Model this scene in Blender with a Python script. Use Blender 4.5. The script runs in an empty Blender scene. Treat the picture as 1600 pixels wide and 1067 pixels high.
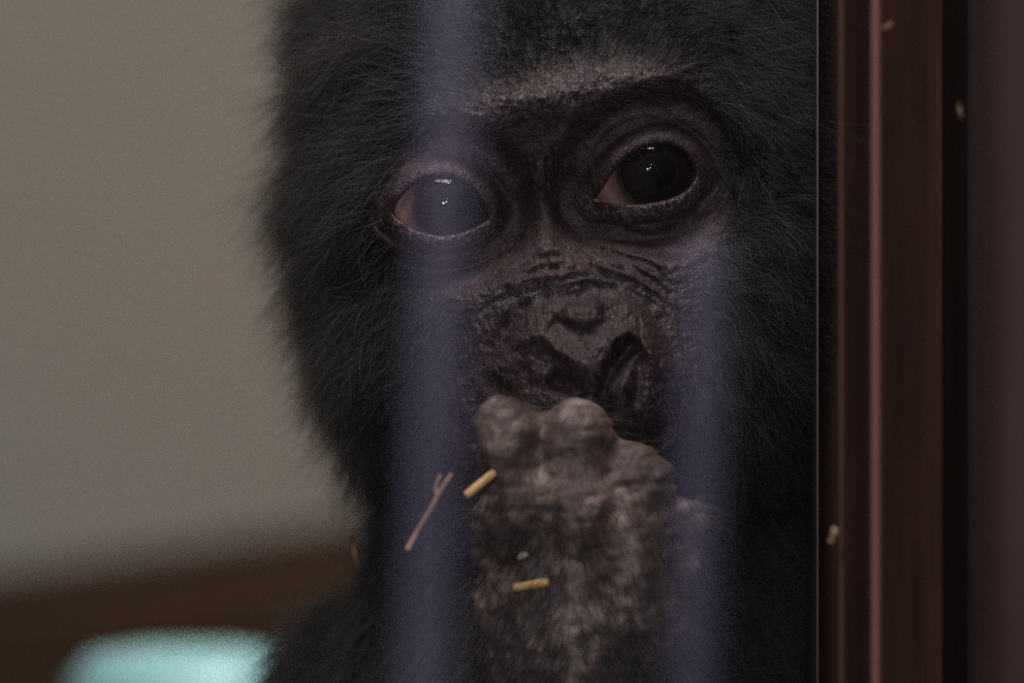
import bpy, math, random
import numpy as np
from mathutils import Vector, Matrix
from mathutils.bvhtree import BVHTree

# ------------------------------------------------------------------ camera, world, lights, exposure
scn = bpy.context.scene
S = 0.000135                      # metres per photo pixel at the distance of the face
DIST = 1.5
cam_d = bpy.data.cameras.new('camera'); cam = bpy.data.objects.new('camera', cam_d)
scn.collection.objects.link(cam); scn.camera = cam
cam.location = (0, -DIST, 0); cam.rotation_euler = (math.pi/2, 0, 0)
cam_d.sensor_width = 36; cam_d.lens = 36*DIST/(1600*S)
cam_d.clip_start = 0.01
cam_d.dof.use_dof = True; cam_d.dof.focus_distance = DIST + 0.004
cam_d.dof.aperture_fstop = cam_d.lens/36.0

scn.view_settings.view_transform = 'Standard'; scn.view_settings.look = 'None'
scn.view_settings.exposure = 0.0; scn.view_settings.gamma = 1.0
scn.view_settings.use_curve_mapping = False
scn.cycles.use_denoising = False          # the photograph is grainy: keep the sampling grain
scn.cycles.use_adaptive_sampling = False
scn.cycles.max_bounces = 5; scn.cycles.diffuse_bounces = 2; scn.cycles.glossy_bounces = 3; scn.cycles.transmission_bounces = 4

world = bpy.data.worlds.new('world'); scn.world = world; world.use_nodes = True
bg = world.node_tree.nodes['Background']
bg.inputs[0].default_value = (0.55, 0.55, 0.65, 1); bg.inputs[1].default_value = 0.012

def aim(o, t):
    o.rotation_euler = (Vector(t) - o.location).to_track_quat('-Z', 'Y').to_euler()
def area(name, loc, tgt, sx, sy, power, col):
    d = bpy.data.lights.new(name, 'AREA'); d.shape = 'RECTANGLE'; d.size = sx; d.size_y = sy
    d.energy = power; d.color = col
    o = bpy.data.objects.new(name, d); scn.collection.objects.link(o); o.location = loc; aim(o, tgt); return o
def bulb(name, loc, power, rad, col):
    d = bpy.data.lights.new(name, 'POINT'); d.energy = power; d.shadow_soft_size = rad; d.color = col
    o = bpy.data.objects.new(name, d); scn.collection.objects.link(o); o.location = loc; return o
area('ceiling_lamp', (-0.08, -0.31, 0.84), (0.01, 0, 0), 0.50, 0.26, 10.0, (1.0, 0.90, 0.89))
bulb('spot_lamp', (-0.13, -1.62, 0.26), 26.0, 0.075, (1.0, 0.97, 1.0))
bulb('spot_lamp', (0.04, -1.62, 0.36), 8.0, 0.055, (0.75, 0.8, 1.0))
bulb('spot_lamp', (0.10, -1.62, 0.62), 3.0, 0.045, (1.0, 1.0, 1.0))
area('backdrop_fill', (0.02, 0.36, 0.20), (-0.16, 1.36, -0.24), 0.12, 0.10, 2.5, (1.0, 0.95, 0.89))  # added fill hidden behind the head, brightens the wall and the tub
sp = bpy.data.lights.new('post_fill', 'SPOT'); sp.energy = 17; sp.color = (0.80, 0.82, 1.0); sp.spot_size = math.radians(50); sp.spot_blend = 0.6; sp.shadow_soft_size = 0.04
spo = bpy.data.objects.new('post_fill', sp); scn.collection.objects.link(spo); spo.location = (-0.85, 0.12, 0.55); aim(spo, (-0.27, -0.62, -0.05))  # added spot, there only to brighten the reflected posts

# ------------------------------------------------------------------ helpers
COL = scn.collection
rng = np.random.default_rng(7); random.seed(7)
def tag(o, label=None, cat=None, group=None, kind=None):
    if label: o['label'] = label
    if cat: o['category'] = cat
    if group: o['group'] = group
    if kind: o['kind'] = kind
    return o
def to_m(P):                       # (X right, Y down, H towards the viewer) in face pixels -> metres
    P = np.asarray(P, float)
    return np.stack([(P[..., 0]-800)*S, -P[..., 2]*S, (533.5-P[..., 1])*S], -1)
def mesh_obj(name, V, F, mats, parent=None, smooth=True, mat_idx=None):
    me = bpy.data.meshes.new(name)
    V = np.asarray(V, np.float32); F = np.asarray(F, np.int32)
    me.vertices.add(len(V)); me.vertices.foreach_set('co', V.ravel())
    k = F.shape[1]
    me.loops.add(F.size); me.loops.foreach_set('vertex_index', F.ravel())
    me.polygons.add(len(F)); me.polygons.foreach_set('loop_start', np.arange(0, F.size, k, dtype=np.int32))
    me.polygons.foreach_set('loop_total', np.full(len(F), k, np.int32))
    for m in (mats if isinstance(mats, (list, tuple)) else [mats]): me.materials.append(m)
    if mat_idx is not None: me.polygons.foreach_set('material_index', np.asarray(mat_idx, np.int32))
    if smooth: me.polygons.foreach_set('use_smooth', np.ones(len(F), bool))
    me.update(); me.validate()
    o = bpy.data.objects.new(name, me); COL.objects.link(o); o.parent = parent
    return o
def set_attr(o, name, vals):
    a = o.data.attributes.new(name, 'FLOAT', 'POINT'); a.data.foreach_set('value', np.asarray(vals, np.float32))
import bmesh
def box_obj(name, lo, hi, mat, parent=None, bevel=0.0, rotz=0.0, seg=2):
    lo = Vector(lo); hi = Vector(hi); c = (lo+hi)/2
    bm = bmesh.new(); bmesh.ops.create_cube(bm, size=1)
    for v in bm.verts: v.co = Vector((v.co.x*(hi.x-lo.x), v.co.y*(hi.y-lo.y), v.co.z*(hi.z-lo.z)))
    if bevel: bmesh.ops.bevel(bm, geom=bm.edges[:], offset=bevel, segments=seg, profile=0.5, affect='EDGES')
    me = bpy.data.meshes.new(name); bm.to_mesh(me); bm.free(); me.materials.append(mat)
    o = bpy.data.objects.new(name, me); COL.objects.link(o); o.parent = parent
    o.location = c; o.rotation_euler = (0, 0, rotz); return o

def smooth(a, b, x):
    t = np.clip((x-a)/(b-a), 0, 1); return t*t*(3-2*t)
def hash2(ix, iy, seed):
    n = (ix.astype(np.int64)*374761393 + iy.astype(np.int64)*668265263 + seed*974634777) & 0xffffffff
    n = ((n ^ (n >> 13))*1274126177) & 0xffffffff
    return ((n ^ (n >> 16)) & 0xffff)/65535.0
def vnoise(x, y, seed=0):
    ix = np.floor(x); iy = np.floor(y); fx = x-ix; fy = y-iy
    fx = fx*fx*(3-2*fx); fy = fy*fy*(3-2*fy)
    a = hash2(ix, iy, seed); b = hash2(ix+1, iy, seed); c = hash2(ix, iy+1, seed); d = hash2(ix+1, iy+1, seed)
    return (a*(1-fx)+b*fx)*(1-fy)+(c*(1-fx)+d*fx)*fy*1.0 - 0.5
def fbm(x, y, seed=0, oct=3):
    r = 0; amp = 1.0
    for o in range(oct):
        r = r+amp*vnoise(x, y, seed+o*17); x = x*2.03+11.3; y = y*2.03+5.7; amp *= 0.5
    return r
def spline(pts, n=8, closed=False):
    P = np.asarray(pts, float); out = []
    m = len(P)
    for i in range(m if closed else m-1):
        g = (lambda k: P[k % m]) if closed else (lambda k: P[min(max(k, 0), m-1)])
        p0, p1, p2, p3 = g(i-1), g(i), g(i+1), g(i+2)
        for t in np.linspace(0, 1, n, endpoint=False):
            out.append(0.5*((2*p1)+(-p0+p2)*t+(2*p0-5*p1+4*p2-p3)*t*t+(-p0+3*p1-3*p2+p3)*t**3))
    if not closed: out.append(P[-1])
    return np.array(out)
def pl_dist(X, Y, pl, closed=False):
    """distance to a polyline and the fraction along it"""
    best = np.full(X.shape, 1e9); tt = np.zeros(X.shape)
    n = len(pl) if closed else len(pl)-1
    for i in range(n):
        a = pl[i]; b = pl[(i+1) % len(pl)]; d = b-a; L = d@d+1e-9
        t = np.clip(((X-a[0])*d[0]+(Y-a[1])*d[1])/L, 0, 1)
        dd = (X-a[0]-t*d[0])**2+(Y-a[1]-t*d[1])**2
        m = dd < best; best = np.where(m, dd, best); tt = np.where(m, (i+t)/n, tt)
    return np.sqrt(best), tt
def inside(X, Y, poly):
    r = np.zeros(X.shape, bool); n = len(poly)
    for i in range(n):
        a = poly[i]; b = poly[(i+1) % n]
        c = (a[1] > Y) != (b[1] > Y)
        with np.errstate(divide='ignore', invalid='ignore'):
            r ^= c & (X < (b[0]-a[0])*(Y-a[1])/(b[1]-a[1]+1e-12)+a[0])
    return r
def ridge(H, X, Y, pts, sig, amp, taper=True, n=5, jag=0):
    pl = spline(pts, n)
    pad = 3.2*sig+2
    m = (X > pl[:, 0].min()-pad) & (X < pl[:, 0].max()+pad) & (Y > pl[:, 1].min()-pad) & (Y < pl[:, 1].max()+pad)
    if not m.any(): return
    xs, ys = X[m], Y[m]
    if jag: xs = xs+jag*fbm(xs/9, ys/9, 91, 2); ys = ys+jag*fbm(xs/9, ys/9, 57, 2)
    d, t = pl_dist(xs, ys, pl)
    w = np.exp(-(d/sig)**2)
    if taper: w = w*np.clip(np.minimum(t, 1-t)*5, 0, 1)
    H[m] += amp*w

# ------------------------------------------------------------------ materials
def new_mat(name):
    m = bpy.data.materials.new(name); m.use_nodes = True
    nt = m.node_tree; b = nt.nodes['Principled BSDF']; return m, nt, b
def noise(nt, scale, detail=4, coord='Object', rough=0.6, stretch=None):
    tc = nt.nodes.new('ShaderNodeTexCoord'); src = tc.outputs[coord]
    if stretch:
        mp = nt.nodes.new('ShaderNodeMapping'); mp.inputs['Scale'].default_value = stretch
        nt.links.new(src, mp.inputs['Vector']); src = mp.outputs[0]
    n = nt.nodes.new('ShaderNodeTexNoise'); n.inputs['Scale'].default_value = scale
    n.inputs['Detail'].default_value = detail; n.inputs['Roughness'].default_value = rough
    nt.links.new(src, n.inputs['Vector']); return n
def ramp(nt, fac, stops):
    r = nt.nodes.new('ShaderNodeValToRGB'); e = r.color_ramp.elements
    while len(e) < len(stops): e.new(0.5)
    for i, (p, c) in enumerate(stops): e[i].position = p; e[i].color = (*c, 1)
    nt.links.new(fac, r.inputs[0]); return r.outputs[0]
def bump(nt, b, h, strength, dist, prev=None):
    bp = nt.nodes.new('ShaderNodeBump'); bp.inputs['Strength'].default_value = strength; bp.inputs['Distance'].default_value = dist
    nt.links.new(h, bp.inputs['Height'])
    if prev: nt.links.new(prev, bp.inputs['Normal'])
    nt.links.new(bp.outputs[0], b.inputs['Normal']); return bp.outputs[0]
def mixc(nt, fac, a, bcol):
    m = nt.nodes.new('ShaderNodeMix'); m.data_type = 'RGBA'
    if hasattr(fac, 'links'): nt.links.new(fac, m.inputs[0])
    else: m.inputs[0].default_value = fac
    for k, v in ((6, a), (7, bcol)):
        if isinstance(v, tuple): m.inputs[k].default_value = (*v, 1)
        else: nt.links.new(v, m.inputs[k])
    return m.outputs[2]
def attr(nt, name):
    a = nt.nodes.new('ShaderNodeAttribute'); a.attribute_name = name; return a.outputs['Fac']

# face skin: near-black brown, dry and finely pored; pale scurf on the brow, damp lid margins with their glints painted in pale
M_SKIN, nt, b = new_mat('gorilla_skin')
n1 = noise(nt, 260, 4); n2 = noise(nt, 1500, 3); n3 = noise(nt, 60, 3)
base = ramp(nt, n1.outputs[0], [(0.30, (0.026, 0.015, 0.015)), (0.55, (0.058, 0.040, 0.042)), (0.75, (0.11, 0.083, 0.087))])
base = mixc(nt, ramp(nt, n3.outputs[0], [(0.42, (0, 0, 0)), (0.62, (0.6, 0.6, 0.6))]), base, (0.055, 0.028, 0.025))
fleck = noise(nt, 900, 4, rough=0.75)
fl = ramp(nt, fleck.outputs[0], [(0.50, (0, 0, 0)), (0.66, (1, 1, 1))])
mu = nt.nodes.new('ShaderNodeMath'); mu.operation = 'MULTIPLY'; nt.links.new(fl, mu.inputs[0]); nt.links.new(attr(nt, 'pale'), mu.inputs[1])
base = mixc(nt, mu.outputs[0], base, (0.36, 0.31, 0.31))
base = mixc(nt, attr(nt, 'furry'), base, (0.012, 0.010, 0.009))
nt.links.new(base, b.inputs['Base Color'])
wr = nt.nodes.new('ShaderNodeMapRange'); nt.links.new(attr(nt, 'wet'), wr.inputs[0])
wr.inputs[3].default_value = 0.52; wr.inputs[4].default_value = 0.16
nt.links.new(wr.outputs[0], b.inputs['Roughness'])
b.inputs['Specular IOR Level'].default_value = 0.45
vor = nt.nodes.new('ShaderNodeTexVoronoi'); vor.inputs['Scale'].default_value = 1500
tc = nt.nodes.new('ShaderNodeTexCoord'); nt.links.new(tc.outputs['Object'], vor.inputs['Vector'])
p = bump(nt, b, vor.outputs['Distance'], 0.8, 0.0003)
p = bump(nt, b, n2.outputs[0], 0.5, 0.0003, p)

# hand skin: browner, worn
M_HAND, nt, b = new_mat('gorilla_hand_skin')
n1 = noise(nt, 95, 5); n2 = noise(nt, 500, 3)
base = ramp(nt, n1.outputs[0], [(0.34, (0.050, 0.032, 0.028)), (0.52, (0.125, 0.088, 0.078)), (0.66, (0.32, 0.245, 0.215))])
base = mixc(nt, attr(nt, 'furry'), base, (0.014, 0.011, 0.010))
nt.links.new(base, b.inputs['Base Color']); b.inputs['Roughness'].default_value = 0.55
bump(nt, b, n2.outputs[0], 0.6, 0.0006)

def fur_mat(name, c0, c1, rough=0.38):
    m = bpy.data.materials.new(name); m.use_nodes = True; nt = m.node_tree
    nt.nodes.clear(); out = nt.nodes.new('ShaderNodeOutputMaterial')
    h = nt.nodes.new('ShaderNodeBsdfHairPrincipled'); h.parametrization = 'COLOR'
    hi = nt.nodes.new('ShaderNodeHairInfo')
    c = ramp(nt, hi.outputs['Random'], [(0.0, c0), (0.86, c0), (1.0, c1)])
    nt.links.new(c, h.inputs['Color'])
    h.inputs['Roughness'].default_value = rough; h.inputs['Radial Roughness'].default_value = 0.45
    nt.links.new(h.outputs[0], out.inputs[0]); return m
M_FUR = fur_mat('gorilla_fur', (0.0072, 0.0063, 0.0058), (0.17, 0.15, 0.135))
M_FUR_BODY = fur_mat('gorilla_body_fur', (0.004, 0.0035, 0.0033), (0.05, 0.045, 0.042))
M_FUZZ = fur_mat('gorilla_face_fuzz', (0.10, 0.08, 0.075), (0.30, 0.26, 0.24))

def plain(name, col, rough=0.6, spec=0.4, coat=0.0):
    m, nt, b = new_mat(name); b.inputs['Base Color'].default_value = (*col, 1); b.inputs['Roughness'].default_value = rough
    b.inputs['Specular IOR Level'].default_value = spec; b.inputs['Coat Weight'].default_value = coat; return m
M_SCLERA, nt, b = new_mat('eye_white_brown')
n1 = noise(nt, 240, 3)
sc = ramp(nt, n1.outputs[0], [(0.3, (0.36, 0.20, 0.17)), (0.7, (0.55, 0.33, 0.29))])
tco = nt.nodes.new('ShaderNodeTexCoord'); sx = nt.nodes.new('ShaderNodeSeparateXYZ'); nt.links.new(tco.outputs['Object'], sx.inputs[0])
mr = nt.nodes.new('ShaderNodeMapRange'); nt.links.new(sx.outputs['Z'], mr.inputs[0])   # dark pigment ring round the iris
mr.inputs[1].default_value = 90*S*math.cos(math.radians(62)); mr.inputs[2].default_value = 90*S*math.cos(math.radians(43))
nt.links.new(mixc(nt, mr.outputs[0], sc, (0.035, 0.020, 0.018)), b.inputs['Base Color'])
b.inputs['Roughness'].default_value = 0.25
M_IRIS, nt, b = new_mat('eye_iris_brown')
n1 = noise(nt, 700, 3)
nt.links.new(ramp(nt, n1.outputs[0], [(0.3, (0.005, 0.003, 0.003)), (0.7, (0.014, 0.008, 0.006))]), b.inputs['Base Color'])
b.inputs['Roughness'].default_value = 0.7; b.inputs['Specular IOR Level'].default_value = 0.1
M_PUPIL = plain('eye_pupil_black', (0.002, 0.002, 0.002), 0.6, 0.1)
M_DUCT = plain('eye_corner_flesh', (0.26, 0.15, 0.13), 0.2, 0.6)
def clear_mat(name, refl0, tint=(1, 1, 1), rough=0.0):
    m = bpy.data.materials.new(name); m.use_nodes = True; nt = m.node_tree; nt.nodes.clear()
    out = nt.nodes.new('ShaderNodeOutputMaterial'); mx = nt.nodes.new('ShaderNodeMixShader')
    t = nt.nodes.new('ShaderNodeBsdfTransparent'); t.inputs[0].default_value = (*tint, 1)
    g = nt.nodes.new('ShaderNodeBsdfGlossy'); g.inputs['Roughness'].default_value = rough
    f = nt.nodes.new('ShaderNodeLayerWeight'); f.inputs[0].default_value = 0.5       # the same from both faces of the sheet
    pw = nt.nodes.new('ShaderNodeMath'); pw.operation = 'POWER'; pw.inputs[1].default_value = 5; nt.links.new(f.outputs['Facing'], pw.inputs[0])
    mm = nt.nodes.new('ShaderNodeMapRange'); mm.inputs[3].default_value = refl0; mm.inputs[4].default_value = 1.0
    nt.links.new(pw.outputs[0], mm.inputs[0]); nt.links.new(mm.outputs[0], mx.inputs[0])
    nt.links.new(t.outputs[0], mx.inputs[1]); nt.links.new(g.outputs[0], mx.inputs[2]); nt.links.new(mx.outputs[0], out.inputs[0])
    return m
M_CORNEA = clear_mat('eye_cornea', 0.03, rough=0.02)
M_GLASS = clear_mat('window_glass', 0.20, tint=(0.97, 0.97, 0.97))   # thick laminated sheet: several reflecting faces

def wood(name, dark, light, scale=30, rough=0.5, vert=True):
    m, nt, b = new_mat(name)
    st = (6, 6, 0.5) if vert else (0.5, 6, 6)
    n1 = noise(nt, scale, 5, stretch=st); n2 = noise(nt, 9, 3)
    c = ramp(nt, n1.outputs[0], [(0.3, dark), (0.7, light)])
    c = mixc(nt, ramp(nt, n2.outputs[0], [(0.4, (0, 0, 0)), (0.7, (0.5, 0.5, 0.5))]), c, dark)
    nt.links.new(c, b.inputs['Base Color']); b.inputs['Roughness'].default_value = rough; b.inputs['Specular IOR Level'].default_value = 0.12
    bump(nt, b, n1.outputs[0], 0.25, 0.001); return m
M_JAMB = wood('red_brown_wood', (0.030, 0.010, 0.0055), (0.062, 0.023, 0.013), 40, 0.6)
M_JAMB2 = wood('grey_brown_wood', (0.032, 0.016, 0.013), (0.066, 0.038, 0.033), 22, 0.5)
M_DARK = wood('dark_wood', (0.010, 0.006, 0.006), (0.022, 0.013, 0.012), 30, 0.6)
M_BENCH = wood('bench_wood', (0.026, 0.012, 0.0055), (0.052, 0.027, 0.012), 14, 0.7, vert=False)
M_BEAD = plain('glazing_bead', (0.16, 0.075, 0.062), 0.6, 0.15)
M_BEAD2 = plain('inner_glazing_bead', (0.085, 0.042, 0.028), 0.6, 0.15)
M_EDGE = plain('painted_edge_highlight', (0.07, 0.045, 0.045), 0.3)
M_WALL, nt, b = new_mat('beige_plaster')
n1 = noise(nt, 2.2, 2); n2 = noise(nt, 60, 4)
nt.links.new(ramp(nt, n1.outputs[0], [(0.35, (0.50, 0.43, 0.36)), (0.65, (0.46, 0.45, 0.38))]), b.inputs['Base Color'])
b.inputs['Roughness'].default_value = 0.85; bump(nt, b, n2.outputs[0], 0.3, 0.002)
M_FLOOR, nt, b = new_mat('dark_concrete')
n1 = noise(nt, 8, 5)
nt.links.new(ramp(nt, n1.outputs[0], [(0.3, (0.030, 0.022, 0.016)), (0.7, (0.07, 0.05, 0.038))]), b.inputs['Base Color']); b.inputs['Roughness'].default_value = 0.8
M_TUB = plain('pale_cyan_plastic', (0.26, 0.50, 0.52), 0.35)
def straw_mat(name, c0, c1):
    m, nt, b = new_mat(name); n1 = noise(nt, 900, 3)
    nt.links.new(ramp(nt, n1.outputs[0], [(0.3, c0), (0.7, c1)]), b.inputs['Base Color']); b.inputs['Roughness'].default_value = 0.4; return m
M_STRAW = straw_mat('golden_straw', (0.56, 0.32, 0.11), (0.82, 0.55, 0.23))
M_STRAW2 = straw_mat('dull_straw', (0.34, 0.19, 0.12), (0.52, 0.32, 0.21))
M_CHAFF = straw_mat('pale_chaff', (0.40, 0.35, 0.27), (0.58, 0.53, 0.42))
M_DUST = straw_mat('brown_chaff', (0.16, 0.095, 0.055), (0.28, 0.18, 0.11))
M_POST = plain('pale_blue_paint', (0.52, 0.50, 0.74), 0.6)

# ------------------------------------------------------------------ the setting
FLOOR_Z = -0.262
tag(box_obj('floor', (-1.4, -2.2, FLOOR_Z-0.05), (1.2, 1.42, FLOOR_Z), M_FLOOR), 'dark concrete floor under the bench and the gorilla', kind='structure')
tag(box_obj('wall_back', (-1.4, 1.35, FLOOR_Z), (1.2, 1.42, 1.4), M_WALL), 'blurred beige plaster wall behind the gorilla', kind='structure')

tag(box_obj('wall_right', (0.065, 0.05, FLOOR_Z), (0.085, 1.35, 1.0), M_DARK), 'dark wooden side partition behind the jamb', kind='structure')
TILT = math.radians(12.0)
PANE0 = Vector((0.0, -0.046, 0.0))
pdir = Vector((math.cos(TILT), -math.sin(TILT), 0)); pn = Vector((-math.sin(TILT), -math.cos(TILT), 0))
def on_pane(x, z, off=0.0):        # a point on the inner face of the pane
    p = PANE0+pdir*((x-PANE0.x)/pdir.x); p.z = z
    return p-pn*off
win = bpy.data.objects.new('window_1', None); COL.objects.link(win); win.location = on_pane(0.078, FLOOR_Z)
tag(win, 'clear glass window pane beside brown wooden jamb boards', kind='structure')
winv = win.location.copy()
def win_box(name, px, y0, y1, mat, bevel=0.001, pane_rot=False, z0=None, z1=0.62):
    z0 = FLOOR_Z if z0 is None else z0
    o = box_obj(name, (px[0], y0, z0), (px[1], y1, z1), mat, win, bevel, 0)
    o.location = o.location-winv; return o
# glass: a real 6 mm sheet would double the image, so one thin sheet from left to its glazing bead
a0 = on_pane(-0.42, 0); a1 = on_pane(0.083, 0)
V = []; T = 0.0
for z in (FLOOR_Z, 0.62):
    for q in (a0, a1): V.append((q.x-winv.x, q.y-winv.y, z-winv.z))
gp = mesh_obj('glass_pane', V, [(0, 1, 3, 2)], M_GLASS, win, False)
tag(gp, 'clear glass pane with faint bluish reflections')
win_box('jamb_board', (0.0650, 0.0935), 0.030, 0.050, M_JAMB, 0.0006)
tag(win_box('edge_highlight', (0.0643, 0.0648), 0.002, 0.046, M_EDGE, 0.0001), 'thin pale painted highlight along the jamb edge')  # light caught on the board's corner, put in as a paler strip
tag(win_box('inner_bead', (0.0672, 0.0688), -0.034, -0.0315, M_BEAD2, 0.0006), 'dull brown glazing bead')
b1 = on_pane(0.0738, 0)
tag(win_box('glazing_bead', (0.0727, 0.0744), b1.y-0.002, b1.y+0.002, M_BEAD, 0.0005), 'pinkish brown glazing bead')
win_box('rebate_board', (0.0925, 0.105), -0.055, 0.034, M_DARK, 0.001)
win_box('outer_board', (0.0885, 0.16), -0.20, -0.16, M_JAMB2, 0.004)
# sill and head that tie the glazing together, below and above the picture
def rail(name, z0, z1, m):
    p0 = on_pane(-0.42, 0); p1 = on_pane(0.105, 0)
    o = box_obj(name, (0, -0.04, z0), ((p1-p0).length, 0.02, z1), m, win, 0.002)
    o.location = (p0+p1)/2-winv; o.location.z = (z0+z1)/2-winv.z; o.rotation_euler = (0, 0, -TILT); return o
rail('window_sill', FLOOR_Z, FLOOR_Z+0.04, M_JAMB); rail('window_head', 0.60, 0.66, M_JAMB)

# sloping timber ramp far behind
ramp_o = bpy.data.objects.new('wooden_ramp', None); COL.objects.link(ramp_o)
ramp_o.location = (-0.17, 0.95, FLOOR_Z)
tag(ramp_o, 'dark brown sloping timber ramp in front of the beige wall', 'ramp')
SL = math.radians(8.5)
def ramp_box(name, lo, hi):
    o = box_obj(name, lo, hi, M_BENCH, ramp_o, 0.003); c = o.location.copy()
    o.location = (c.x*math.cos(SL)-(c.z-0.17)*math.sin(SL), c.y, 0.178+c.x*math.sin(SL)+(c.z-0.17)*math.cos(SL)); o.rotation_euler = (0, -SL, 0)
for k in range(3):
    ramp_box('tread_plank', (-0.62, -0.150+k*0.102, 0.145), (0.62, -0.052+k*0.102, 0.172))
ramp_box('side_board', (-0.61, -0.148, 0.05), (0.61, -0.125, 0.145)); ramp_box('side_board', (-0.61, 0.125, 0.05), (0.61, 0.148, 0.145))
for sx in (-0.5, 0.0, 0.5):
    for sy in (-0.095, 0.095):
        box_obj('leg', (sx-0.03, sy-0.03, 0), (sx+0.03, sy+0.03, 0.15+sx*math.tan(SL)), M_BENCH, ramp_o, 0.003)

# pale cyan tub standing upside down behind the shoulder
def lathe(name, prof, mat, parent, n=48):
    V = []; F = []
    for r, z in prof:
        for k in range(n): V.append((r*math.cos(2*math.pi*k/n), r*math.sin(2*math.pi*k/n), z))
    for i in range(len(prof)-1):
        for k in range(n): F.append((i*n+k, i*n+(k+1) % n, (i+1)*n+(k+1) % n, (i+1)*n+k))
    return mesh_obj(name, V, F, mat, parent)
tub = bpy.data.objects.new('plastic_tub', None); COL.objects.link(tub); tub.location = (-0.088, 0.46, FLOOR_Z)
tag(tub, 'pale cyan plastic tub turned upside down behind the shoulder', 'tub')
zt = 0.178
lathe('tub_shell', [(0.050, 0.008), (0.037, zt-0.02), (0.034, zt-0.008), (0.028, zt-0.002), (0.015, zt), (0.0005, zt)], M_TUB, tub)
lathe('tub_rim', [(0.049, 0.0), (0.056, 0.0), (0.057, 0.006), (0.056, 0.012), (0.049, 0.012)], M_TUB, tub)

# visitor-side barrier posts, seen only as reflections in the tilted pane
def post(virt, lean, rad, label, h0=FLOOR_Z, h1=0.55):
    v = Vector(virt); d = (v-PANE0).dot(pn); r = v-2*d*pn
    root = bpy.data.objects.new('barrier_post', None); COL.objects.link(root); root.location = (r.x+FLOOR_Z*math.tan(math.radians(lean)), r.y, FLOOR_Z)
    root.rotation_euler = (0, math.radians(lean), 0)
    tag(root, label, 'post', 'blue barrier posts')
    lathe('shaft', [(rad, 0), (rad, h1-h0)], M_POST, root, 24)
    lathe('cap', [(rad*1.02, h1-h0-0.004), (rad*1.1, h1-h0), (rad*0.8, h1-h0+0.008), (0.0005, h1-h0+0.01)], M_POST, root, 24)
    lathe('base_flange', [(rad*2.2, 0), (rad*2.2, 0.004), (rad, 0.004)], M_POST, root, 24)
def virt(px, dist): return ((px-800)*S*dist/DIST, dist-DIST, 0)
LEAN = 2.6
post(virt(688, 2.24), LEAN, 0.0088, 'pale blue barrier post reflected in the glass across the paler-rimmed eye')
post(virt(1100, 2.24), LEAN*0.6, 0.0070, 'shorter blue barrier post reflected in the glass beside the nostril', h1=0.022)

# ------------------------------------------------------------------ the gorilla: head
def eye_pts(l): return spline(l, 8, True)
EYES = [  # centre X, Y, front depth, radius, opening outline, iris centre
    dict(c=(690, 322), f=-42, R=90, o=eye_pts([(612, 330), (626, 304), (655, 281), (692, 273), (728, 283), (753, 308), (766, 336), (748, 352), (718, 364), (685, 368), (650, 360), (626, 345)]), i=(712, 320)),
    dict(c=(1012, 270), f=-28, R=90, o=eye_pts([(927, 314), (944, 288), (962, 262), (986, 240), (1018, 225), (1054, 226), (1080, 246), (1090, 272), (1076, 296), (1046, 311), (1004, 319), (962, 319)]), i=(1031, 264)),
]
BARE = spline([(600, 322), (624, 276), (672, 240), (745, 178), (850, 132), (955, 112), (1045, 122), (1095, 190), (1112, 270), (1108, 350), (1080, 420),
               (1072, 500), (1075, 620), (1060, 760), (930, 820), (760, 780), (708, 660), (735, 560), (742, 470), (690, 430), (636, 398), (604, 360)], 4, True)
N = 620
u = np.linspace(-1, 1, N); A, B = np.meshgrid(u, u, indexing='xy')
# square -> disc, then rings of polar angle from the face centre round to the back of the head
r = np.maximum(np.abs(A), np.abs(B)); L2 = np.sqrt(A*A+B*B)+1e-12
dx, dy = A/L2, B/L2
th = np.where(r < 0.8, r/0.8*math.pi/2, math.pi/2+(r-0.8)/0.2*math.pi*0.47)
CX, CY, RX, RY, RZ = 878, 270, 385, 640, 470
X = CX+np.where(dx > 0, 520, RX)*np.sin(th)*dx; Y = CY+RY*np.sin(th)*dy
X = X-np.log1p(np.exp(np.clip((X-1272)/14, -40, 40)))*14   # the cheek on that side is pressed flat against the jamb board
front = th < math.pi/2
H = RZ*np.sign(np.cos(th))*np.abs(np.cos(th))**0.92 - RZ
rho = np.sin(th)
fade = np.where(front, smooth(1.0, 0.80, rho), 0)
# the cheeks fall in a little below
D = np.zeros_like(H)
g = lambda cx, cy, sx, sy, amp: amp*np.exp(-(((X-cx)/sx)**2+((Y-cy)/sy)**2))
D += g(930, 715, 235, 215, 160)              # muzzle
D += g(945, 575, 118, 112, 74)               # nose
D += g(880, 400, 90, 120, 22)                # nasal bridge
D += g(690, 450, 110, 80, 18) + g(1110, 430, 90, 90, 12)   # cheeks
D += g(850, 225, 95, 45, -26)                # hollow under the brow
ridge(D, X, Y, [(560, 290), (590, 245), (640, 212), (720, 182), (800, 162), (880, 146), (960, 128), (1040, 126), (1105, 165), (1135, 240)], 38, 32, n=6)
for e in EYES: D += g(e['c'][0], e['c'][1], 120, 95, -22)
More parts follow.
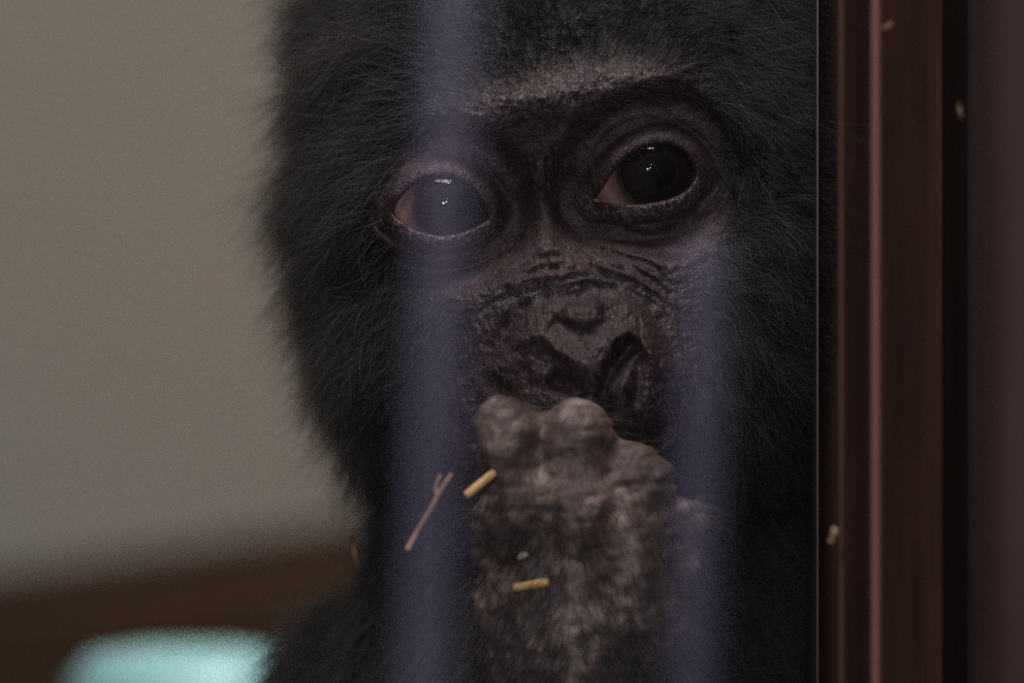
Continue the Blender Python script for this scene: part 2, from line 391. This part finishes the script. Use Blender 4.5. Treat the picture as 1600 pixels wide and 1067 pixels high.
# nose forms
ridge(D, X, Y, [(742, 640), (757, 570), (790, 512), (828, 474), (868, 460), (900, 464), (930, 450), (972, 456), (1008, 478), (1036, 515), (1054, 570), (1056, 640)], 13, -20, n=6)
ridge(D, X, Y, [(800, 570), (820, 535), (845, 524), (868, 544), (895, 559), (920, 576), (929, 604), (923, 634)], 11, 17)
ridge(D, X, Y, [(800, 545), (835, 505), (856, 515)], 24, 12)
ridge(D, X, Y, [(880, 478), (905, 485), (940, 478)], 24, 14)
ridge(D, X, Y, [(965, 470), (1000, 500), (1030, 550), (1040, 610), (1030, 660)], 22, 12)
ridge(D, X, Y, [(852, 488), (880, 508), (908, 522), (934, 512), (956, 494)], 9, -15)
ridge(D, X, Y, [(948, 556), (953, 535), (968, 522), (982, 519), (1002, 535), (1018, 560), (1024, 590)], 8, 18)
ridge(D, X, Y, [(852, 590), (878, 598), (898, 607), (914, 624)], 18, -42)
ridge(D, X, Y, [(775, 600), (800, 560), (835, 545)], 26, 12)
ridge(D, X, Y, [(985, 541), (970, 558), (954, 580), (943, 608), (944, 640)], 13, -60, taper=False)
ridge(D, X, Y, [(998, 552), (996, 600), (988, 640)], 9, -22)
ridge(D, X, Y, [(975, 585), (972, 620), (985, 650)], 9, 10)
ridge(D, X, Y, [(960, 690), (1010, 700), (1050, 660)], 14, -22)
ridge(D, X, Y, [(800, 800), (900, 825), (1000, 815), (1060, 780)], 10, -40)   # mouth line behind the hand
# wrinkles -------------------------------------------------------------
wr = random.Random(3)
def wrinkle(pts, sig=3.0, amp=-6, j=4):
    q = [(x+wr.uniform(-j, j), y+wr.uniform(-j, j)) for x, y in pts]
    ridge(D, X, Y, q, sig*wr.uniform(0.8, 1.3), amp*1.5*wr.uniform(0.6, 1.2), jag=5)
for k in range(9):                                    # fan from the nasal root down the right cheek
    t = k/8
    wrinkle([(838+t*55, 352+2*t), (872+t*50, 398-t*18), (930+t*35, 425-t*32), (995+t*22, 452-t*42), (1046+t*6, 492-t*62)], 3.2, -8, 5)
for k in range(7):                                    # mirror fan on the left
    t = k/6
    wrinkle([(820-t*40, 352-t*8), (800-t*38, 395-t*22), (760-t*26, 425-t*38), (705-t*20, 446-t*45)], 3.2, -7, 5)
for k in range(6):                                    # folds riding over the top of the nose
    wrinkle([(735+k*4, 500-k*14), (780+k*5, 468-k*9), (850, 455-k*10), (915+k*8, 440-k*8), (975+k*8, 446-k*6)], 3.0, -7, 5)
for k in range(11):                                   # wavy frown lines between the eyes
    x0 = 792+k*11
    wrinkle([(x0+10, 236+wr.uniform(-15, 10)), (x0+2, 262), (x0+12, 290), (x0+4, 318), (x0+10, 345)], 3.0, -4.5, 6)
for k in range(7):
    wrinkle([(775+k*3, 250+k*14), (815, 246+k*14), (858, 254+k*14), (905, 242+k*12)], 2.6, -4.0, 6)
ridge(D, X, Y, [(818, 322), (842, 340), (868, 356), (884, 340), (888, 318)], 5, -9)
ridge(D, X, Y, [(826, 304), (846, 322), (866, 336), (880, 318)], 8, 7)
for k in range(5):                                    # jowl lines beside the nose
    wrinkle([(1052+k*7, 470+k*4), (1070+k*7, 530), (1074+k*7, 600)], 3.5, -4)
for k in range(4):
    wrinkle([(735-k*10, 490+k*8), (752-k*10, 520), (736-k*8, 565), (722-k*8, 610)], 3.5, -5)
D += 7*fbm(X/26, Y/26, 5, 3)*smooth(0.9, 0.6, rho) + 3.2*fbm(X/7, Y/7, 31, 2)
for sc_, am, sd0 in ((16, 5.5, 201), (8, 3.0, 233)):          # fine network of skin lines
    rn = 1-np.abs(2*vnoise(X/sc_+0.6*fbm(X/30, Y/30, 9, 2), Y/sc_*1.25, sd0)); D -= am*np.clip(rn, 0, 1)**5*(fade > 0)
H = H + D*fade
pale = np.zeros_like(H); wet = np.zeros_like(H)
# lids -------------------------------------------------------------------
for k, e in enumerate(EYES):
    cx, cy = e['c']; R = e['R']
    m = (np.abs(X-cx) < 210) & (np.abs(Y-cy) < 190) & front
    x, y = X[m], Y[m]
    d, _ = pl_dist(x, y, e['o'], True); ins = inside(x, y, e['o']); sd = np.where(ins, -d, d)
    Rl = R+9
    q = np.clip(Rl**2-(x-cx)**2-(y-cy)**2, 0, None)
    hl = e['f']-R+np.where(q > 900, np.sqrt(np.maximum(q, 900)), 30-(np.sqrt((x-cx)**2+(y-cy)**2)-math.sqrt(Rl**2-900))*0.9)
    up = smooth(10, -40, y-cy)                # 1 above, 0 below
    # thick rounded rims and the folds beyond them
    hl = hl+np.where(sd > 0, 8*np.exp(-((sd-13)/12)**2)*(0.8+0.5*up), 0)
    hl = hl-9*up*np.exp(-((sd-34)/5)**2)+9*up*np.exp(-((sd-50)/12)**2)-6*up*np.exp(-((sd-72)/6)**2)
    lo = smooth(0, 35, y-cy)
    ws = sd+5*fbm(x/24, y/24, 77+k, 2)
    hl = hl-6*lo*np.exp(-((ws-31)/3.5)**2)+4*lo*np.exp(-((ws-42)/8)**2)-5*lo*np.exp(-((ws-55)/3.5)**2)+4*lo*np.exp(-((ws-66)/8)**2)-5*lo*np.exp(-((ws-80)/4)**2)
    hl = hl+2.2*fbm(x/8, y/8, 41, 2)*smooth(2, 14, sd)
    w = smooth(105, 34, sd)
    hh = H[m]*(1-w)+hl*w
    hh = hh-46*smooth(1.5, -9, sd)            # drop inside the opening, behind the eyeball
    H[m] = hh
    we = np.exp(-((sd-14)/11)**2)*smooth(0, 30, y-cy)
    wet[m] = np.maximum(wet[m], np.maximum(we, 0.8*np.exp(-((sd-2)/3)**2)))
    pale[m] = np.maximum(pale[m], 0.75*we+0.28*np.exp(-((sd-14)/9)**2)*up)  # speckled wet glints on the lower lids painted in as pale flecks
def blot(pts, sig, amp, n=5):
    z = np.zeros_like(H); ridge(z, X, Y, pts, sig, amp, n=n); return np.clip(z, 0, 1)
pale = np.maximum(pale, blot([(640, 215), (700, 188), (760, 172), (860, 150), (960, 128), (1040, 118)], 32, 0.8))
pale = np.maximum(pale, 0.35*blot([(770, 345), (800, 380), (880, 400), (1000, 430)], 40, 1.0))
pale = np.maximum(pale, 0.45*blot([(735, 500), (800, 462), (900, 450), (1000, 455), (1060, 500)], 18, 1.0))
sdb, _ = pl_dist(X, Y, BARE, True); sdb = np.where(inside(X, Y, BARE), -sdb, sdb); sdb = np.where(front, sdb, 400)
furry = smooth(-5, 45, sdb)
headP = np.stack([X, Y, H], -1).reshape(-1, 3)
idx = np.arange(N*N).reshape(N, N)
headF = np.stack([idx[:-1, :-1], idx[1:, :-1], idx[1:, 1:], idx[:-1, 1:]], -1).reshape(-1, 4)

# ------------------------------------------------------------------ the gorilla: arm, hand, trunk as smooth implicit surfaces
def surface_nets(fn, lo, hi, step):
    ax = [np.arange(lo[i], hi[i]+step, step) for i in range(3)]
    G = np.meshgrid(*ax, indexing='ij'); Fv = fn(*G)
    neg = Fv < 0; nx, ny, nz = Fv.shape
    cells = np.zeros((nx-1, ny-1, nz-1), np.int8)
    for a in (0, 1):
        for b_ in (0, 1):
            for c in (0, 1): cells += neg[a:nx-1+a, b_:ny-1+b_, c:nz-1+c]
    act = (cells > 0) & (cells < 8)
    ii, jj, kk = np.nonzero(act); vid = -np.ones(act.shape, np.int64); vid[ii, jj, kk] = np.arange(len(ii))
    acc = np.zeros((len(ii), 3)); cnt = np.zeros(len(ii))
    for axis in range(3):
        o1, o2 = [t for t in range(3) if t != axis]
        for p_ in (0, 1):
            for q_ in (0, 1):
                s = [0, 0, 0]; s[o1] = p_; s[o2] = q_; e = list(s); e[axis] = 1
                f0 = Fv[ii+s[0], jj+s[1], kk+s[2]]; f1 = Fv[ii+e[0], jj+e[1], kk+e[2]]
                c = (f0 < 0) != (f1 < 0); t = np.where(c, f0/(f0-f1+1e-12), 0)
                P = np.tile(np.array(s, float), (len(ii), 1)); P[:, axis] = t
                acc += P*c[:, None]; cnt += c
    P = acc/cnt[:, None]+np.stack([ii, jj, kk], -1); V = P*step+np.array([ax[0][0], ax[1][0], ax[2][0]])
    faces = []
    for axis in range(3):
        o1, o2 = (axis+1) % 3, (axis+2) % 3
        sl0 = [slice(None)]*3; sl1 = [slice(None)]*3; sl0[axis] = slice(0, -1); sl1[axis] = slice(1, None)
        n0 = neg[tuple(sl0)]; n1 = neg[tuple(sl1)]; ch = np.argwhere(n0 != n1)
        ch = ch[(ch[:, o1] > 0) & (ch[:, o2] > 0) & (ch[:, o1] < Fv.shape[o1]-1) & (ch[:, o2] < Fv.shape[o2]-1)]
        if not len(ch): continue
        flip = n0[ch[:, 0], ch[:, 1], ch[:, 2]]
        def at(d1, d2):
            c = ch.copy(); c[:, o1] += d1; c[:, o2] += d2; return vid[c[:, 0], c[:, 1], c[:, 2]]
        a, b_, c, d = at(-1, -1), at(0, -1), at(0, 0), at(-1, 0)
        qd = np.stack([a, b_, c, d], -1); qd[~flip] = qd[~flip][:, ::-1]; faces.append(qd)
    F = np.concatenate(faces); return V, F
def cap(X, Y, Z, a, b_, ra, rb):
    a = np.array(a, float); b_ = np.array(b_, float); d = b_-a; L = d@d
    t = np.clip(((X-a[0])*d[0]+(Y-a[1])*d[1]+(Z-a[2])*d[2])/L, 0, 1)
    return np.sqrt((X-a[0]-t*d[0])**2+(Y-a[1]-t*d[1])**2+(Z-a[2]-t*d[2])**2)-(ra+(rb-ra)*t)
def ell(X, Y, Z, c, r_):
    k = np.sqrt(((X-c[0])/r_[0])**2+((Y-c[1])/r_[1])**2+((Z-c[2])/r_[2])**2); return (k-1)*min(r_)
def smin(a, b_, k):
    h = np.clip(0.5+0.5*(b_-a)/k, 0, 1); return b_*(1-h)+a*h-k*h*(1-h)

def hand_fn(X, Y, Z):
    wob = 4*np.sin(X/23)*np.sin(Y/31+1)*np.sin(Z/27)
    f = cap(X, Y, Z, (905, 1900, -60), (900, 1120, 60), 165, 140)          # forearm
    f = smin(f, ell(X, Y, Z, (895, 960, 110), (160, 190, 75)), 60)          # back of the hand
    f = smin(f, ell(X, Y, Z, (905, 830, 120), (150, 90, 62)), 40)           # knuckle bridge
    fing = [((808, 800, 150), (792, 676, 156), (800, 672, 50), (805, 760, 10), 56, 56, 48, 40),
            ((905, 800, 162), (900, 684, 148), (905, 690, 45), (905, 785, 5), 58, 58, 48, 40),
            ((990, 830, 156), (1000, 752, 146), (995, 758, 40), (985, 820, 5), 54, 54, 46, 38),
            ((1040, 890, 95), (1062, 822, 92), (1058, 828, 5), (1040, 870, -15), 46, 44, 38, 32)]
    for a, b_, c, d, r0, r1, r2, r3 in fing:
        t = cap(X, Y, Z, a, b_, r0, r1)
        t = smin(t, cap(X, Y, Z, b_, c, r1, r2), 10); t = smin(t, cap(X, Y, Z, c, d, r2, r3), 10)
        t = smin(t, ell(X, Y, Z, a, (r0+3, r0, r0)), 16)                     # knuckle
        f = smin(f, t, 26)
    f = smin(f, ell(X, Y, Z, (848, 708, 100), (66, 62, 66)), 30); f = smin(f, ell(X, Y, Z, (952, 748, 104), (66, 62, 66)), 30)   # flesh between the fingers
    th_ = cap(X, Y, Z, (1000, 1080, 90), (1005, 950, 140), 66, 58)          # thumb along the wrist side
    th_ = smin(th_, cap(X, Y, Z, (1005, 950, 140), (985, 868, 168), 56, 42), 18)
    f = smin(f, th_, 28)
    # skin creases over the finger joints
    q1 = fbm(X/30+Z/60, Y/34-Z/80, 15, 2); q2 = 1-np.abs(2*vnoise(X/27+Z/50+0.4*Y/27, Y/20, 23))
    crease = sum(np.exp(-((Y-yy-0.12*(X-900)-6*np.sin(X/17))/4.0)**2) for yy in (640, 668, 698, 742, 770, 805))
    return f+wob*0.8-9*q1+4.5*q2**4+1.2*crease
hV, hF = surface_nets(hand_fn, (640, 560, -130), (1160, 1900, 300), 5.0)

def trunk_fn(X, Y, Z):
    f = ell(X, Y, Z, (840, 1560, -560), (400, 640, 330))
    f = smin(f, cap(X, Y, Z, (880, 640, -520), (860, 1150, -560), 250, 300), 120)
    f = smin(f, cap(X, Y, Z, (590, 1150, -760), (420, 1760, -640), 175, 140), 90)     # shoulder and upper arm
    f = smin(f, cap(X, Y, Z, (420, 1760, -640), (560, 2250, -60), 130, 100), 60)
    f = smin(f, ell(X, Y, Z, (600, 2390, 0), (110, 75, 140)), 50)                       # resting hand
    f = smin(f, cap(X, Y, Z, (1092, 860, -560), (1075, 1300, -560), 172, 178), 60)
    f = smin(f, cap(X, Y, Z, (1090, 1200, -600), (1010, 1880, -150), 170, 160), 90)    # arm that lifts the fist
    f = smin(f, cap(X, Y, Z, (1010, 1880, -150), (905, 1800, -50), 165, 160), 60)
    for sx, kx in ((680, 700), (1010, 1080)):
        f = smin(f, cap(X, Y, Z, (sx, 2180, -560), (kx, 2120, 60), 210, 140), 90)
        f = smin(f, cap(X, Y, Z, (kx, 2120, 60), (kx+10, 2360, -40), 130, 85), 60)
        f = smin(f, ell(X, Y, Z, (kx, 2395, 60), (95, 72, 180)), 50)
    return f
tV, tF = surface_nets(trunk_fn, (180, 340, -1120), (1420, 2500, 320), 20.0)
nh, nb = len(headP), len(hV)
allP = np.concatenate([headP, hV, tV]); allF = np.concatenate([headF, hF+nh, tF+nh+nb])
mi = np.concatenate([np.zeros(len(headF)), np.ones(len(hF)), np.ones(len(tF))])
gor = bpy.data.objects.new('gorilla', None); COL.objects.link(gor); gor.location = (0.01, 0.05, FLOOR_Z)
tag(gor, 'young black-furred gorilla peering through glass with its fist at its mouth', 'gorilla')
OFF = np.array(gor.location)
body = mesh_obj('body', to_m(allP)-OFF, allF, [M_SKIN, M_HAND], gor, True, mi)
tag(body, 'dark wrinkled bare skin of face and hand')
furA = np.concatenate([furry.ravel(), smooth(1000, 1180, hV[:, 1]), np.ones(len(tV))])
set_attr(body, 'furry', furA)
set_attr(body, 'pale', np.concatenate([pale.ravel(), np.zeros(nb+len(tV))]))
set_attr(body, 'wet', np.concatenate([wet.ravel(), np.zeros(nb+len(tV))]))

# eyes -------------------------------------------------------------------
def cap_mesh(name, R, a0, a1, bulge, mat, parent, n=64, m=24):
    V = []; F = []
    for i in range(m+1):
        t = a0+(a1-a0)*i/m; rr = R*(1+bulge*(1-smooth(0.0, 1.0, t/max(a1, 1e-6))))
        for k in range(n):
            p_ = 2*math.pi*k/n; V.append((rr*math.sin(t)*math.cos(p_), rr*math.sin(t)*math.sin(p_), rr*math.cos(t)))
    for i in range(m):
        for k in range(n): F.append((i*n+k, (i+1)*n+k, (i+1)*n+(k+1) % n, i*n+(k+1) % n))
    return mesh_obj(name, V, F, mat, parent)
def blob(name, c, r_, mat, parent, rot=0):
    V = []; F = []; n, m = 20, 12
    for i in range(m+1):
        t = math.pi*i/m
        for k in range(n):
            p_ = 2*math.pi*k/n; w = 1+0.12*math.sin(3*p_+2*t)
            v = Vector((r_[0]*math.sin(t)*math.cos(p_)*w, r_[1]*math.cos(t), r_[2]*math.sin(t)*math.sin(p_)*w))
            V.append(Matrix.Rotation(rot, 3, 'Y') @ v+Vector(c))
    for i in range(m):
        for k in range(n): F.append((i*n+k, i*n+(k+1) % n, (i+1)*n+(k+1) % n, (i+1)*n+k))
    return mesh_obj(name, V, F, mat, parent)
for k, e in enumerate(EYES):
    R = e['R']*S
    c = to_m(np.array([e['c'][0], e['c'][1], e['f']-e['R']]))
    eb = cap_mesh('eye', R, 0, math.pi, 0, M_SCLERA, gor, 64, 40)
    gx = (e['i'][0]-e['c'][0])/e['R']; gz = -(e['i'][1]-e['c'][1])/e['R']
    gd = Vector((gx, -math.sqrt(max(0, 1-gx*gx-gz*gz)), gz))
    eb.location = Vector(c)-Vector(OFF); eb.rotation_euler = gd.to_track_quat('Z', 'Y').to_euler()
    cap_mesh('iris', R*1.006, 0, math.radians(40), 0, M_IRIS, eb)
    cap_mesh('pupil', R*1.012, 0, math.radians(17), 0, M_PUPIL, eb)
    al = math.radians(45); rim = R*1.014*math.sin(al); Rc = R*0.86; be = math.asin(rim/Rc)
    co = cap_mesh('cornea', Rc, 0, be, 0, M_CORNEA, eb); co.location = (0, 0, R*1.014*math.cos(al)-Rc*math.cos(be))
    tag(eb, ['brown eye with dark iris filling most of it', 'brown eye turned aside showing pinkish white'][k])
dl = to_m(np.array([611, 331, -95])); dr = to_m(np.array([933, 312, -72]))
blob('eye_corner', Vector(dl)-Vector(OFF), (4*S, 9*S, 9*S), M_DUCT, gor, 0.5)
blob('eye_corner', Vector(dr)-Vector(OFF), (6*S, 6*S, 3.5*S), M_DUCT, gor, 0.3)

# fur --------------------------------------------------------------------
def vert_normals(P, F):
    a, b_, c, d = P[F[:, 0]], P[F[:, 1]], P[F[:, 2]], P[F[:, 3]]
    fn = np.cross(c-a, d-b_); ar = np.linalg.norm(fn, axis=1)/2
    return fn/(2*ar[:, None]+1e-12), ar
def scatter(P, F, wv, n, seed):
    rg = np.random.default_rng(seed); fn, ar = vert_normals(P, F)
    w = ar*wv[F].mean(1); w = np.maximum(w, 0); cdf = np.cumsum(w); cdf /= cdf[-1]
    f = np.searchsorted(cdf, rg.random(n)); f = np.minimum(f, len(F)-1)
    s_, t_ = rg.random(n)[:, None], rg.random(n)[:, None]
    q = P[F[f]]
    p_ = (q[:, 0]*(1-s_)+q[:, 1]*s_)*(1-t_)+(q[:, 3]*(1-s_)+q[:, 2]*s_)*t_
    return p_, fn[f], rg
def make_fur(name, roots, nrm, flow, length, lift, grav, rad, mat, parent, rg, npts=7, wild=0.22, curl=0.2):
    n = len(roots)
    t0 = flow-(flow*nrm).sum(1)[:, None]*nrm
    t0 /= np.linalg.norm(t0, axis=1)[:, None]+1e-9
    d = t0+nrm*lift[:, None]+rg.normal(0, wild, (n, 3)); d /= np.linalg.norm(d, axis=1)[:, None]
    bend = rg.normal(0, curl, (n, 3))
    pts = np.zeros((n, npts, 3)); pts[:, 0] = roots-nrm*2
    step = (length/(npts-1))[:, None]
    for i in range(1, npts):
        pts[:, i] = pts[:, i-1]+d*step
        d = d+grav+bend/(npts)-nrm*(lift[:, None]*0.10); d /= np.linalg.norm(d, axis=1)[:, None]
    hc = bpy.data.hair_curves.new(name); hc.add_curves([npts]*n)
    hc.attributes['position'].data.foreach_set('vector', (to_m(pts)-OFF).astype(np.float32).ravel())
    prof = np.linspace(1, 0.12, npts)
    rr = (rad*S*(0.7+0.6*rg.random(n)))[:, None]*prof[None]
    a = hc.attributes.get('radius') or hc.attributes.new('radius', 'FLOAT', 'POINT')
    a.data.foreach_set('value', rr.astype(np.float32).ravel())
    hc.materials.append(mat)
    o = bpy.data.objects.new(name, hc); COL.objects.link(o); o.parent = parent; return o
def head_flow(p_):
    rx, ry = p_[:, 0]-880, p_[:, 1]-215
    L = np.sqrt(rx**2+ry**2)+1e-6
    f = np.stack([rx/L, ry/L*0.75+0.50*smooth(150, 420, np.abs(rx))+0.15, np.zeros(len(p_))], -1)
    a = 1.3*fbm(p_[:, 0]/45, p_[:, 1]/45, 3, 2)
    ca, sa = np.cos(a), np.sin(a)
    return np.stack([f[:, 0]*ca-f[:, 1]*sa, f[:, 0]*sa+f[:, 1]*ca, f[:, 2]], -1)
thv = th.ravel()
wv = np.clip(furry.ravel(), 0, 1)*(thv < math.radians(125))*np.where(thv > math.radians(100), 0.5, 1.0)
HS = np.sign(vert_normals(headP, headF)[0][(N-1)//2*(N-1)+(N-1)//2, 2])     # one winding for the whole head
p_, nn, rg = scatter(headP, headF, wv, 150000, 11)
nn = nn*HS
d_, _ = pl_dist(p_[:, 0], p_[:, 1], BARE[::2], True)
sd_ = np.where(inside(p_[:, 0], p_[:, 1], BARE), -d_, d_); sd_ = np.where(p_[:, 2] < -RZ, 300, sd_)
side = smooth(190, 330, np.abs(p_[:, 0]-880))
ln = 16+0.30*np.clip(sd_, 0, 260)+60*side
ln *= 1-0.40*smooth(1120, 1260, p_[:, 0])
ln *= np.clip(0.75+0.5*rg.random(len(p_))+0.9*fbm(p_[:, 0]/30, p_[:, 1]/30, 8, 2), 0.35, 1.9)
make_fur('fur', p_, nn, head_flow(p_), ln, 0.30+0.45*rg.random(len(p_))**2+0.25*side, np.array([0, 0.05, 0.0]), 0.50, M_FUR, gor, rg, wild=0.30, curl=0.5)
# fine pale fuzz on the bare face
wf = np.clip(1-furry.ravel(), 0, 1)*(0.25+0.75*pale.ravel())*(wet.ravel() < 0.3)
for e in EYES:
    ii_ = inside(headP[:, 0], headP[:, 1], e['o']); wf = np.where(ii_, 0, wf)
p_, nn, rg = scatter(headP, headF, wf, 9000, 12)
nn = nn*HS
make_fur('face_fuzz', p_, nn, head_flow(p_), 8+14*rg.random(len(p_)), np.full(len(p_), 0.35), np.array([0, 0.05, 0.0]), 0.30, M_FUZZ, gor, rg, 5)
# trunk and shoulder
wt = (tV[:, 1] < 1500)*1.0
p_, nn, rg = scatter(tV, tF, wt, 60000, 13)
nn = nn*np.sign(((p_-np.array([850, 1300, -620]))*nn).sum(1).mean())
fl_ = np.stack([0.5*np.sign(p_[:, 0]-850), np.full(len(p_), 1.0), 0.2+0*p_[:, 0]], -1)
make_fur('body_fur', p_, nn, fl_, 90+70*rg.random(len(p_)), np.full(len(p_), 0.45), np.array([0, 0.06, 0.0]), 0.7, M_FUR_BODY, gor, rg)
# back of the hand and forearm
wh = 0.25+0.75*smooth(880, 1080, hV[:, 1]); wh = wh*(hV[:, 1] < 1300)*(0.4+1.2*np.clip(0.5+fbm(hV[:, 0]/50, hV[:, 1]/50, 4, 2), 0, 1))
wh = np.where(hV[:, 1] < 760, wh*0.25, wh)
p_, nn, rg = scatter(hV, hF, wh, 16000, 14)
nn = nn*np.sign(((p_-np.array([900, 0, 60]))*nn)[:, [0, 2]].sum(1).mean())
fl_ = np.stack([0.5*np.sign(p_[:, 0]-890), np.full(len(p_), 1.0), 0*p_[:, 0]], -1)
make_fur('arm_fur', p_, nn, fl_, 35+45*rg.random(len(p_)), np.full(len(p_), 0.35), np.array([0, 0.05, 0.0]), 0.55, M_FUR_BODY, gor, rg)

# ------------------------------------------------------------------ straw
def tube(name, pts, rads, mat, parent=None, n=10):
    pts = [Vector(p_) for p_ in pts]; V = []; F = []
    for i, p_ in enumerate(pts):
        d = (pts[min(i+1, len(pts)-1)]-pts[max(i-1, 0)]).normalized()
        a = d.cross(Vector((0, 1, 0))).normalized(); b_ = d.cross(a)
        for k in range(n):
            t = 2*math.pi*k/n; V.append(p_+(a*math.cos(t)+b_*math.sin(t)*0.7)*rads[i])
    for i in range(len(pts)-1):
        for k in range(n): F.append((i*n+k, i*n+(k+1) % n, (i+1)*n+(k+1) % n, (i+1)*n+k))
    # close the ends with small fans
    for end in (0, len(pts)-1):
        c = len(V); V.append(pts[end])
        for k in range(n): F.append((end*n+k, end*n+(k+1) % n, c, c))
    me = bpy.data.meshes.new(name); me.from_pydata([tuple(v) for v in V], [], [f if f[2] != f[3] else f[:3] for f in F]); me.materials.append(mat)
    for pl in me.polygons: pl.use_smooth = True
    o = bpy.data.objects.new(name, me); COL.objects.link(o); o.parent = parent; return o
bvh = BVHTree.FromPolygons([tuple(v) for v in to_m(hV)], [tuple(f) for f in hF])
def on_hand(px, py, lift):
    d = Vector(((px-800)*S, DIST, (533.5-py)*S)).normalized()
    h, nrm, _, dist = bvh.ray_cast(Vector((0, -DIST, 0)), d)
    if h is None: h = Vector((0, -DIST, 0))+d*1.47
    return h-d*lift
def px_pane(px, py, off=0.0006):
    d = Vector(((px-800)*S, DIST, (533.5-py)*S)); o = Vector((0, -DIST, 0))
    t = (PANE0-o).dot(pn)/d.dot(pn); return o+d*t-pn*off
def hand_straw(a, b_, rad, mat, label):
    r_ = rad*S; n = 6; P = []
    A, Bq = on_hand(*a, r_*0.5), on_hand(*b_, r_*0.5)
    for i in range(n+1): P.append(A.lerp(Bq, i/n))
    # lift the straight stalk clear of the skin it bridges
    need = 0
    for i in range(n+1):
        q = on_hand(a[0]+(b_[0]-a[0])*i/n, a[1]+(b_[1]-a[1])*i/n, r_*0.6); need = max(need, P[i].y-q.y)
    P = [p_+Vector((0, -need, 0)) for p_ in P]
    root = tube('straw_piece', P, [r_*0.9]+[r_]*(n-1)+[r_*0.9], mat); tag(root, label, 'straw', 'straw bits on fist and glass'); return root
hand_straw((728, 774), (773, 738), 7.0, M_STRAW, 'thick golden straw stub lying across the edge of the fist')
hand_straw((803, 918), (857, 909), 7.0, M_STRAW, 'golden straw stub lying level on the back of the hand')
c = on_hand(817, 868, 9*S)
tag(blob('chaff_flake', c, (9*S, 4*S, 6*S), M_CHAFF, None, -0.4), 'small pale chaff flake on the back of the hand', 'chaff', 'straw bits on fist and glass')
st = tube('straw_piece', [px_pane(636, 858), px_pane(652, 828), px_pane(672, 795), px_pane(683, 774), px_pane(694, 756), px_pane(705, 740)], [3.8*S, 3.4*S, 3.0*S, 3.0*S, 2.8*S, 2.2*S], M_STRAW2)
tag(st, 'long thin forked dull straw stalk stuck on the glass', 'straw', 'straw bits on fist and glass')
tube('side_shoot', [px_pane(683, 775), px_pane(679, 764), px_pane(683, 750), px_pane(688, 742)], [2.4*S, 2.2*S, 2.0*S, 1.6*S], M_STRAW2, st)
tag(tube('straw_piece', [px_pane(549, 838), px_pane(552, 862), px_pane(557, 888)], [3.5*S, 4*S, 3*S], M_DUST), 'short brown upright straw stuck on the glass beside the shoulder', 'straw', 'straw bits on fist and glass')
def fleck(pts, r_, mat, label, cat='chaff'):
    o = tube('chaff_flake', [px_pane(*q) for q in pts], [k*S for k in r_], mat); tag(o, label, cat, 'chaff flakes on the glass')
fleck([(1297, 848), (1301, 838), (1307, 826)], [4, 5, 8], M_DUST, 'brown chaff flake stuck beside the glazing beads')
fleck([(1376, 42), (1386, 43), (1393, 34)], [3, 5, 3], M_DUST, 'hooked chaff flake at the top of the jamb')
z0_, z1_ = (533.5-160)*S*0.963, (533.5-186)*S*0.963
tag(tube('chaff_flake', [((1498-800)*S*0.963, -0.0555, z0_), ((1500-800)*S*0.963, -0.0558, (z0_+z1_)/2), ((1503-800)*S*0.963, -0.0555, z1_)], [3*S, 4*S, 2.5*S], M_DUST),
    'slim chaff sliver clinging to the dark rebate board', 'chaff', 'chaff flakes on the glass')
